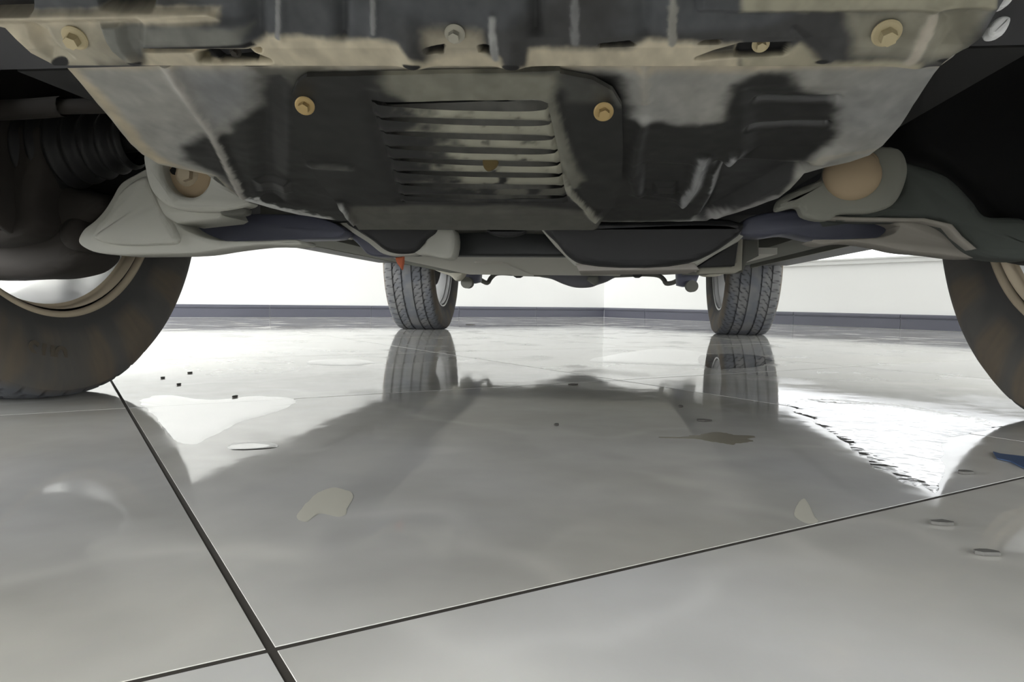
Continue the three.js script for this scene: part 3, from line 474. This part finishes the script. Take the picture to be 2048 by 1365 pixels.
// --- body shell above, dark wheel wells, floor pan
{
  const s = new THREE.Shape(); const arch = (c, r) => { for (let i = 0; i <= 20; i++) { const a = Math.PI * (1 - i / 20); s.lineTo(c + Math.cos(a) * r, 0.37 + Math.sin(a) * r); } };
  s.moveTo(-3.55, 0.42); s.lineTo(-3.15, 0.37); arch(-2.72, 0.42); s.lineTo(-2.28, 0.335); s.lineTo(-0.44, 0.335); arch(0, 0.42); s.lineTo(0.44, 0.40); s.lineTo(0.60, 0.38); s.lineTo(0.86, 0.37); s.lineTo(0.92, 0.5); s.lineTo(0.88, 0.8); s.lineTo(0.72, 0.95); s.lineTo(-0.1, 1.08); s.lineTo(-0.75, 1.55); s.lineTo(-1.4, 1.66); s.lineTo(-2.6, 1.64); s.lineTo(-3.3, 1.5); s.lineTo(-3.55, 1.0); s.closePath();
  const g = new THREE.ExtrudeGeometry(s, { depth: 1.80, bevelEnabled: true, bevelSize: 0.02, bevelThickness: 0.03, bevelSegments: 3 }); g.rotateY(-Math.PI / 2); g.translate(0.90, 0, 0);
  mesh('body_shell', g, std([0.03, 0.03, 0.033], 0.6), car);
  mesh('engine_bay_liner', boxG(-0.42, 0.42, 0.345, 0.9, -0.42, 0.40), M.blackWell, car);
  const lip = new THREE.Shape([[0.80, 0.46], [0.82, 0.29], [0.88, 0.24], [1.00, 0.24], [1.045, 0.28], [1.04, 0.50]].map(a => new THREE.Vector2(...a)));
  const lg = new THREE.ExtrudeGeometry(lip, { depth: 1.66, bevelEnabled: true, bevelSize: 0.012, bevelThickness: 0.03, bevelSegments: 3 }); lg.rotateY(-Math.PI / 2); lg.translate(0.83, 0, 0); mesh('added_front_bumper', lg, M.blackPlastic, car);  // unseen bumper, added low and deep to cut light on the near floor
  for (const s2 of [-1, 1]) mesh('added_light_shield', boxG(s2 * 0.68 - 0.22, s2 * 0.68 + 0.22, 0.22, 0.50, 0.425, 0.437), M.blackWell, car);  // unseen panels, added to keep front light out of the wheel wells
  for (const [a, b] of [[-0.62, -0.40], [0.40, 0.62]]) mesh('well_liner', boxG(a, b, 0.40, 0.85, 0.30, 0.42), M.blackWell, car);
}
// floor pan panels behind the cross member, facing down
const panZ0 = at(1000, 512, -0.30), panY = panZ0.y;
mesh('floor_panel', mergeGeometries([boxG(-0.30, 0.16, panY, panY + 0.012, -1.25, -0.30), boxG(-0.16, -0.10, panY - 0.003, panY, -1.25, -0.5)]), M.panGrey, car);
mesh('floor_panel', boxG(0.16, 0.42, panY + 0.012, panY + 0.024, -1.2, -0.40), M.panGrey, car);
mesh('floor_panel', boxG(-0.42, 0.42, 0.288, 0.30, -2.3, -1.2), M.panGrey, car);
mesh('floor_pan', boxG(-0.80, 0.80, 0.33, 0.37, -2.3, -0.42), M.greyDull, car);
// frame rails and sill flanges running back
for (const s of [-1, 1]) {
  mesh('frame_rail', boxG(s * 0.50 - 0.05, s * 0.50 + 0.05, 0.268, 0.33, -2.2, -0.35), M.greyDull, car);
  mesh('sill_flange', mergeGeometries([boxG(s * 0.735 - 0.004, s * 0.735 + 0.004, 0.300, 0.34, -2.2, -0.46), boxG(s * 0.76 - 0.03, s * 0.76 + 0.03, 0.325, 0.34, -2.2, -0.46)]), M.greyDull, car);
}

// --- subframe cross member behind the undercover
mesh('fender_clip', casting([[1984, 46], [2008, 30], [2024, 34], [2008, 68], [1984, 72], [1978, 60]], 0.46, 0.012, 0.003), M.white, car);
mesh('fender_clip', casting([[1974, -6], [2030, -8], [2016, 10], [1990, 12]], 0.47, 0.012, 0.003), M.white, car);
{
  const z = -0.12;
  const cm = grp('cross_member', car);
  mesh('upper_beam', casting([[690, 428], [1420, 430], [1490, 450], [1480, 475], [1150, 470], [1100, 464], [980, 458], [900, 462], [860, 470], [700, 462], [660, 448]], z, 0.10, 0.008, false), std([0.075, 0.073, 0.062], 0.6), cm);
  mesh('left_skirt', casting([[668, 446], [700, 446], [742, 478], [792, 508], [740, 511], [712, 485]], z - 0.04, 0.05, 0.004), M.blueSteel, cm);
  mesh('left_hump', casting([[690, 444], [870, 446], [872, 462], [848, 482], [832, 502], [798, 507], [772, 502], [742, 480], [714, 462]], z + 0.02, 0.09, 0.008), M.darkSteel, cm);
  mesh('hump_flange', casting([[676, 441], [874, 446], [876, 466], [850, 487], [835, 507], [800, 512], [766, 508], [735, 485], [704, 465]], z + 0.004, 0.03, 0.003), M.greyCast, cm);
  mesh('recess_shade', casting([[1392, 535], [1478, 480], [1470, 532]], z - 0.02, 0.03, 0.003, false), M.blackPlastic, cm);  // black plate paints in the shade between the bracket folds
  mesh('web', casting([[862, 458], [905, 458], [902, 516], [858, 512], [828, 506], [848, 486]], z + 0.012, 0.05, 0.006), M.greyCast, cm);
  mesh('recess_shade', casting([[890, 462], [1130, 462], [1150, 512], [895, 511]], z - 0.05, 0.05, 0.004, false), std([0.012, 0.014, 0.014], 0.5), cm);  // near-black plate paints in the shade inside the beam
  mesh('oval_plug', casting([[972, 462], [990, 454], [1015, 452], [1042, 455], [1052, 462], [1035, 471], [995, 472]], z + 0.012, 0.02, 0.003), M.darkSteel, cm);
  mesh('hump_flange', casting([[1076, 452], [1500, 448], [1498, 462], [1476, 484], [1392, 531], [1150, 532], [1108, 490]], z + 0.01, 0.04, 0.004, false), M.greyCast, cm);
  mesh('right_hump', casting([[1084, 452], [1200, 444], [1488, 446], [1486, 462], [1466, 480], [1382, 525], [1165, 527], [1136, 512], [1112, 484]], z + 0.045, 0.10, 0.010), M.darkSteel, cm);
  mesh('foot_plate', casting([[1150, 527], [1390, 526], [1400, 540], [1158, 543]], z + 0.012, 0.16, 0.004, false), std([0.42, 0.39, 0.35], 0.7), cm);
  // right bracket of pale folded steel
  mesh('bracket', casting([[1474, 468], [1486, 468], [1484, 540], [1470, 547], [1398, 548], [1398, 536], [1462, 534], [1472, 526]], z - 0.06, 0.03, 0.002, false), M.paleDust, cm);
  mesh('bracket', casting([[1490, 480], [1518, 478], [1518, 512], [1494, 524], [1486, 545], [1478, 545]], z - 0.09, 0.05, 0.003, false), M.greyDull, cm);
  mesh('cable_clip', casting([[790, 515], [806, 513], [806, 524], [803, 540], [794, 528], [791, 522]], z + 0.02, 0.012, 0.003, false), M.orange, cm);
  mesh('drain_plug', boltGeo(at(1110, 425, z + 0.03), V(0, -0.8, 0.6), 0.006), M.rustTan, cm);
  mesh('cover_flap', casting([[566, 428], [690, 432], [700, 445], [640, 446], [572, 440]], z + 0.01, 0.02, 0.003, false), M.darkSteel, cm);
  mesh('torn_strip', casting([[572, 441], [640, 446], [690, 462], [702, 478], [676, 474], [628, 456]], z - 0.02, 0.012, 0.002), M.greyCast, cm);
}
// --- suspension, left front
{
  const z = 0.02, a = grp('control_arm', car);
  mesh('arm', casting([[300, 338], [268, 350], [240, 368], [222, 398], [208, 420], [190, 440], [164, 462], [156, 484], [176, 500], [215, 509], [300, 510], [388, 507], [448, 498], [520, 490], [600, 488], [600, 482], [520, 482], [440, 481], [400, 472], [368, 458], [352, 446], [335, 425], [318, 390]], z, 0.06, 0.0035), M.greyCast, a);
  mesh('arm_bulge', casting([[290, 352], [240, 380], [215, 420], [190, 452], [182, 474], [215, 488], [310, 490], [352, 484], [345, 455], [325, 425], [305, 385]], z + 0.010, 0.03, 0.008), M.greyCast, a);
  mesh('arm_flange', casting([[310, 392], [360, 415], [440, 421], [446, 432], [436, 438], [352, 447], [320, 430]], z + 0.006, 0.08, 0.005, false), M.greyCast, a);
  mesh('rear_leg', casting([[345, 440], [440, 432], [520, 428], [640, 436], [690, 462], [678, 474], [620, 478], [540, 480], [430, 482], [360, 462]], z - 0.12, 0.05, 0.004), M.blueSteel, a);
  mesh('bushing_bracket', casting([[288, 300], [289, 345], [300, 380], [322, 405], [350, 418], [430, 423], [478, 416], [500, 406], [460, 370], [440, 330], [400, 300]], z + 0.025, 0.03, 0.007, true, [[[324, 322], [326, 355], [340, 378], [362, 392], [392, 392], [412, 374], [418, 350], [412, 322], [370, 312]]]), M.greyCast, a);
  mesh('bushing', casting([[318, 318], [322, 360], [338, 384], [362, 396], [396, 396], [416, 376], [422, 345], [416, 316], [370, 306]], z + 0.004, 0.05, 0.004), M.rustTan, a);
  mesh('bushing_hole', casting([[339, 341], [345, 334], [352, 341], [345, 349]], z + 0.009, 0.006, 0.001), M.blackWell, a);
  mesh('bolt', boltGeo(at(376, 350, z + 0.003), V(0.15, -0.1, 1), 0.0165), M.rimDust, a);
  mesh('slot', casting([[288, 453], [322, 452], [324, 456], [288, 457]], z + 0.0045, 0.01, 0.001, false), M.darkSteel, a);
  mesh('pin', casting([[440, 412], [470, 414], [492, 418], [490, 428], [446, 430], [438, 424]], z + 0.02, 0.02, 0.005), M.greyDull, a);
}
// --- suspension, right front
{
  const z = 0.02, a = grp('control_arm', car);
  mesh('arm', casting([[1800, 322], [1842, 330], [1900, 352], [1950, 400], [1975, 430], [2060, 440], [2100, 512], [1985, 516], [1945, 500], [1900, 458], [1860, 442], [1800, 441], [1720, 440], [1660, 432], [1690, 420], [1760, 412], [1800, 380]], z, 0.06, 0.012), std([0.085, 0.095, 0.085], 0.85), a);
  mesh('lower_flange', casting([[1770, 438], [1850, 440], [1895, 452], [1920, 478], [1950, 498], [1995, 512], [1940, 516], [1870, 508], [1806, 502], [1760, 492], [1700, 484], [1640, 489], [1622, 482], [1700, 478], [1780, 470], [1800, 452]], z - 0.03, 0.05, 0.003), std([0.36, 0.335, 0.29], 0.8), a);
  mesh('flange_lip', casting([[1640, 430], [1700, 434], [1850, 436], [1905, 448], [1925, 472], [1955, 498], [1945, 500], [1912, 474], [1895, 454], [1845, 443], [1700, 441], [1636, 437]], z + 0.008, 0.02, 0.002, false), std([0.36, 0.335, 0.29], 0.8), a);
  mesh('rear_leg', casting([[1490, 440], [1530, 426], [1600, 420], [1650, 432], [1800, 438], [1850, 448], [1845, 472], [1780, 480], [1640, 480], [1575, 468], [1520, 474], [1480, 466]], z - 0.12, 0.06, 0.006), M.blueSteel, a);
  mesh('bushing_bracket', casting([[1560, 400], [1600, 376], [1650, 352], [1660, 312], [1700, 300], [1800, 296], [1818, 330], [1812, 370], [1790, 408], [1750, 424], [1680, 428], [1660, 440], [1610, 432], [1598, 414], [1556, 420]], z + 0.025, 0.03, 0.008), std([0.29, 0.29, 0.25], 0.85), a);
  mesh('bushing', casting([[1654, 350], [1664, 372], [1690, 388], [1722, 390], [1748, 372], [1762, 345], [1760, 312], [1740, 300], [1690, 316], [1658, 330]], z + 0.032, 0.02, 0.008), M.rustTan, a);
  { const b = new THREE.SphereGeometry(0.033, 32, 20); b.scale(1.05, 0.95, 0.7); b.translate(...at(1704, 350, z + 0.026).toArray()); mesh('bushing_cap', b, M.rustTan, a); }
}
// --- steering and drive parts deep in the left wheel well, and added dark screens
{
  const k = grp('steering_knuckle', car);
  mesh('carrier', casting([[-120, 330], [0, 322], [70, 330], [130, 372], [196, 388], [214, 410], [190, 442], [150, 474], [166, 508], [140, 538], [96, 552], [30, 556], [-120, 540]], 0.0, 0.10, 0.02), M.brownIron, k);
  mesh('caliper', casting([[-140, 240], [-10, 236], [74, 250], [78, 330], [64, 400], [70, 450], [30, 480], [-140, 470]], 0.05, 0.08, 0.02), M.brownIron, k);
  mesh('ball_joint', new THREE.SphereGeometry(0.03, 24, 16).translate(...at(166, 470, -0.02).toArray()), M.brownIron, k);
  mesh('well_dark_sheet', casting([[-160, 40], [60, 60], [130, 130], [240, 250], [290, 300], [290, 350], [240, 380], [190, 420], [60, 420], [-160, 420]], -0.075, 0.02, 0.006), M.blackWell, k);  // black sheet added to hide the rim and keep the well dark
  const ax = grp('drive_shaft', car); const pts = []; for (let i = 0; i <= 40; i++) { const t = i / 40; pts.push(new THREE.Vector2(0.035 + 0.035 * t + 0.005 * Math.sin(t * Math.PI * 14), t * 0.16)); }
  const d = V(-1, -0.08, 0).normalize(), p0 = at(270, 282, -0.01); mesh('boot', turnTo(new THREE.LatheGeometry(pts, 32), d, p0), M.blackPlastic, ax);
  mesh('shaft', turnTo(new THREE.CylinderGeometry(0.016, 0.016, 0.5, 20).translate(0, -0.2, 0), d, p0), M.darkSteel, ax);
  const tr = grp('tie_rod', car); mesh('rod', tube([at(-80, 224, 0.08), at(60, 218, 0.08), at(125, 213, 0.08)], 0.0135, 20), M.brownIron, tr); mesh('rod_end', tube([at(118, 214, 0.08), at(200, 212, 0.08), at(280, 210, 0.08)], 0.010, 20), M.brownIron, tr);
  const k2 = grp('steering_knuckle', car); mesh('carrier', casting([[1830, 150], [1960, 90], [2200, 90], [2200, 510], [2060, 512], [2010, 450], [1960, 390], [1880, 330], [1830, 310]], -0.04, 0.1, 0.02), M.blackWell, k2);  // black screen added for the dark of the right well, hides the wheel
}
// --- rear suspension seen far back
{
  const z = -2.55, r = grp('rear_suspension', car);
  mesh('differential', casting([[1062, 536], [1066, 548], [1098, 556], [1124, 567], [1150, 574], [1182, 573], [1196, 568], [1214, 562], [1232, 553], [1262, 546], [1270, 534]], z, 0.25, 0.03), std([0.12, 0.12, 0.13], 0.7), r);
  mesh('differential_lug', casting([[1174, 562], [1190, 572], [1198, 563], [1196, 552], [1176, 552]], z + 0.03, 0.05, 0.008, false), M.greyDull, r);
  mesh('cross_brace', casting([[900, 534], [1400, 532], [1400, 545], [1330, 549], [1240, 549], [1090, 549], [1000, 547], [900, 546]], z - 0.1, 0.10, 0.008, false), M.greyCast, r);
  mesh('stabilizer_bar', tube([at(925, 538, z + 0.1), at(948, 550, z + 0.08), at(966, 563, z + 0.05), at(975, 566, z + 0.03), at(982, 556, z), at(992, 548, z), at(1030, 548, z), at(1090, 550, z), at(1160, 554, z - 0.3), at(1240, 551, z), at(1290, 549, z), at(1318, 552, z), at(1328, 560, z + 0.02), at(1332, 567, z + 0.04), at(1345, 566, z + 0.06), at(1366, 555, z + 0.08), at(1390, 548, z + 0.1)], 0.011, 160), M.greyDull, r);
  for (const px of [1036, 1275]) mesh('bar_clamp', casting([[px - 10, 544], [px + 10, 544], [px + 9, 553], [px + 4, 556], [px - 4, 556], [px - 9, 553]], z + 0.03, 0.04, 0.005, false), M.darkSteel, r);
  for (const [px, py, s] of [[938, 556, 1], [1380, 563, -1]]) {
    mesh('arm_bushing', casting([[px - 26, py - 20], [px + 22, py - 20], [px + 20, py + 8], [px + 8, py + 11], [px - 14, py + 10]].map(([a, b]) => [s < 0 ? 2 * px - a - 4 : a, b]), z + 0.2, 0.09, 0.01, false), M.blueSteel, r);
    mesh('bushing_cap', new THREE.CylinderGeometry(0.026, 0.026, 0.06, 24).rotateX(Math.PI / 2).translate(...at(px - s * 3, py + 10, z + 0.22).toArray()), M.greyDull, r);
  }
  mesh('trailing_arm', casting([[838, 512], [990, 512], [990, 530], [930, 542], [924, 552], [912, 562], [900, 552], [882, 546], [862, 536]], z + 0.35, 0.10, 0.012), M.paleDust, r);
  mesh('trailing_arm', casting([[1395, 540], [1450, 538], [1446, 549], [1420, 553], [1405, 550]], z + 0.35, 0.10, 0.008), M.paleDust, r);
}

// ------------------------------------------------------------------ water and litter on the floor
const water = new THREE.MeshPhysicalMaterial({ color: 0xffffff, transmission: 1, thickness: 0.002, ior: 1.33, roughness: 0.0 });
const rippled = water.clone(); rippled.bumpMap = wavy.clone(); rippled.bumpMap.repeat.set(3, 3); rippled.bumpScale = 0.00016;
function puddle(px, label, h = 0.00015, mat = water, rag = 0.12) { // a thin lens of water with a ragged edge that runs out to nothing
  const q = new THREE.CatmullRomCurve3(px.map(([a, b]) => onGround(a, b)), true, 'centripetal').getPoints(px.length * 14).slice(0, -1), n = q.length, rings = 14;
  const c = q.reduce((a, p) => a.add(p), V()).multiplyScalar(1 / n), pos = [], uv = [], idx = [];
  for (let side = 0; side < 2; side++) for (let k = 0; k <= rings; k++) for (let i = 0; i < n; i++) {
    const t = k / rings, p = c.clone().lerp(q[i], t * (1 + rag * (fbm(q[i].x * 55, q[i].z * 55, 4) - 0.6))), y = side ? 0.00008 : 0.0001 + h * (1 - Math.pow(t, 6));
    pos.push(p.x, y, p.z); uv.push(p.x, p.z);
  }
  const N = (rings + 1) * n; for (let side = 0; side < 2; side++) for (let k = 0; k < rings; k++) for (let i = 0; i < n; i++) {
    const a = side * N + k * n + i, b = side * N + k * n + (i + 1) % n, d = a + n, e = b + n; side ? idx.push(a, d, b, b, d, e) : idx.push(a, b, d, b, e, d);
  }
  const g = new THREE.BufferGeometry(); g.setAttribute('position', new THREE.Float32BufferAttribute(pos, 3)); g.setAttribute('uv', new THREE.Float32BufferAttribute(uv, 2)); g.setIndex(idx); g.computeVertexNormals();
  return tag(mesh('water_puddle', g, mat), label, 'puddle');
}
puddle([[1575, 800], [1690, 800], [1830, 814], [1960, 836], [2000, 850], [1900, 880], [1870, 985], [1790, 960], [1680, 880], [1600, 830]], 'broad rippled sheet of water shining in front of the right tyres', 0.0004, rippled, 0.25);
puddle([[280, 800], [330, 790], [420, 800], [520, 792], [590, 800], [560, 822], [480, 846], [430, 872], [385, 890], [345, 880], [318, 845], [296, 820]], 'large clear puddle by the dark joint beside the left front tyre');
puddle([[462, 888], [510, 884], [550, 888], [552, 896], [500, 901], [460, 900]], 'small oval puddle in front of the large left puddle');
puddle([[1180, 724], [1250, 706], [1330, 698], [1400, 704], [1400, 732], [1340, 732], [1260, 728]], 'wide bright puddle between the two rear tyres, nearer the right one');
puddle([[1410, 710], [1480, 708], [1540, 716], [1500, 736], [1430, 738]], 'dark puddle reflecting the right rear tyre');
puddle([[620, 722], [690, 718], [750, 726], [700, 732], [630, 730]], 'thin bright puddle left of the left rear tyre reflection');
const dryMud = std([0.50, 0.485, 0.41], 0.6), wetMud = std([0.27, 0.245, 0.19], 0.2);
function smear(px, label, mat, rag) { const m = puddle(px, label, 0.00015, mat, rag); m.name = numbered('dirt_smear'); m.userData.category = 'smear'; return m; }
smear([[596, 1036], [612, 1008], [640, 984], [668, 978], [702, 984], [698, 1018], [680, 1034], [640, 1028], [612, 1044]], 'pale dried dirt patch on the tile right of the dark joint', dryMud, 0.3);
smear([[1592, 1040], [1598, 1002], [1608, 996], [1630, 1034], [1638, 1046], [1615, 1050]], 'pale triangular smear just behind the diagonal joint', dryMud, 0.3);
smear([[1316, 876], [1380, 871], [1440, 866], [1500, 872], [1516, 880], [1470, 892], [1430, 886], [1390, 879]], 'brown wet streak on the tile below the rear tyres', wetMud, 0.7);
const litterMat = std([0.05, 0.046, 0.04], 0.9), litterPale = std([0.10, 0.097, 0.088], 0.8), litterBlue = std([0.02, 0.05, 0.12], 0.6);
function crumb(px, py, w, h, label) {
  const p = onGround(px, py), s = p.distanceTo(camera.position) / FOC, n = 9, pts = []; for (let i = 0; i < n; i++) { const a = i / n * Math.PI * 2, r = 0.6 + 0.4 * rnd(); pts.push(new THREE.Vector2(Math.cos(a) * w * s * 0.5 * r, Math.sin(a) * h * s * 2 * r)); }
  const g = new THREE.ExtrudeGeometry(new THREE.Shape(pts), { depth: 0.0012, bevelEnabled: true, bevelSize: 0.0004, bevelThickness: 0.0006, bevelSegments: 2 }); g.rotateX(-Math.PI / 2);
  const m = mesh('leaf_crumb', g, w > 30 && py > 900 ? litterPale : litterMat); m.position.set(p.x, 0.0008, p.z); return tag(m, label, 'crumb');
}
for (const [x, y, w, h, l] of [
  [1147, 771, 22, 4, 'dark curled leaf crumb lying on the joint in mid floor'], [1361, 815, 9, 5, 'small black crumb between the puddles and the right rear tyre'], [1113, 852, 10, 4, 'small grey crumb in the middle of the floor'],
  [1405, 843, 34, 4, 'long dark leaf scrap above the brown wet streak'], [940, 650, 24, 4, 'thin dark scrap beside the foot of the left rear tyre'], [325, 757, 6, 3, 'leftmost black crumb by the left front tyre'],
  [358, 770, 6, 3, 'black crumb just right of the leftmost one by the left tyre'], [380, 747, 7, 3, 'black crumb farthest back beside the left front tyre'], [470, 795, 7, 4, 'black crumb by the edge of the large left puddle'],
  [1932, 948, 34, 5, 'grey flake beside the blue tape at the right edge'], [1885, 1050, 46, 6, 'grey flake just in front of the diagonal joint at the right'], [1975, 1110, 46, 6, 'grey oval flake nearest the camera, right of the flake by the joint']]) crumb(x, y, w, h, l);
{
  const p = [[1986, 906], [2000, 910], [2050, 916], [2070, 930], [2050, 940], [2020, 925], [1995, 920]].map(([a, b]) => onGround(a, b)).map(v => new THREE.Vector2(v.x, -v.z));
  const g = new THREE.ExtrudeGeometry(new THREE.Shape(p), { depth: 0.001, bevelEnabled: false }); g.rotateX(-Math.PI / 2); g.translate(0, 0.0004, 0); tag(mesh('tape_scrap', g, litterBlue), 'torn scrap of dark blue tape at the right front tyre', 'tape');
}
scene.traverse(o => { if (o.isMesh) { o.castShadow = true; o.receiveShadow = true; } });
renderer.render(scene, camera);
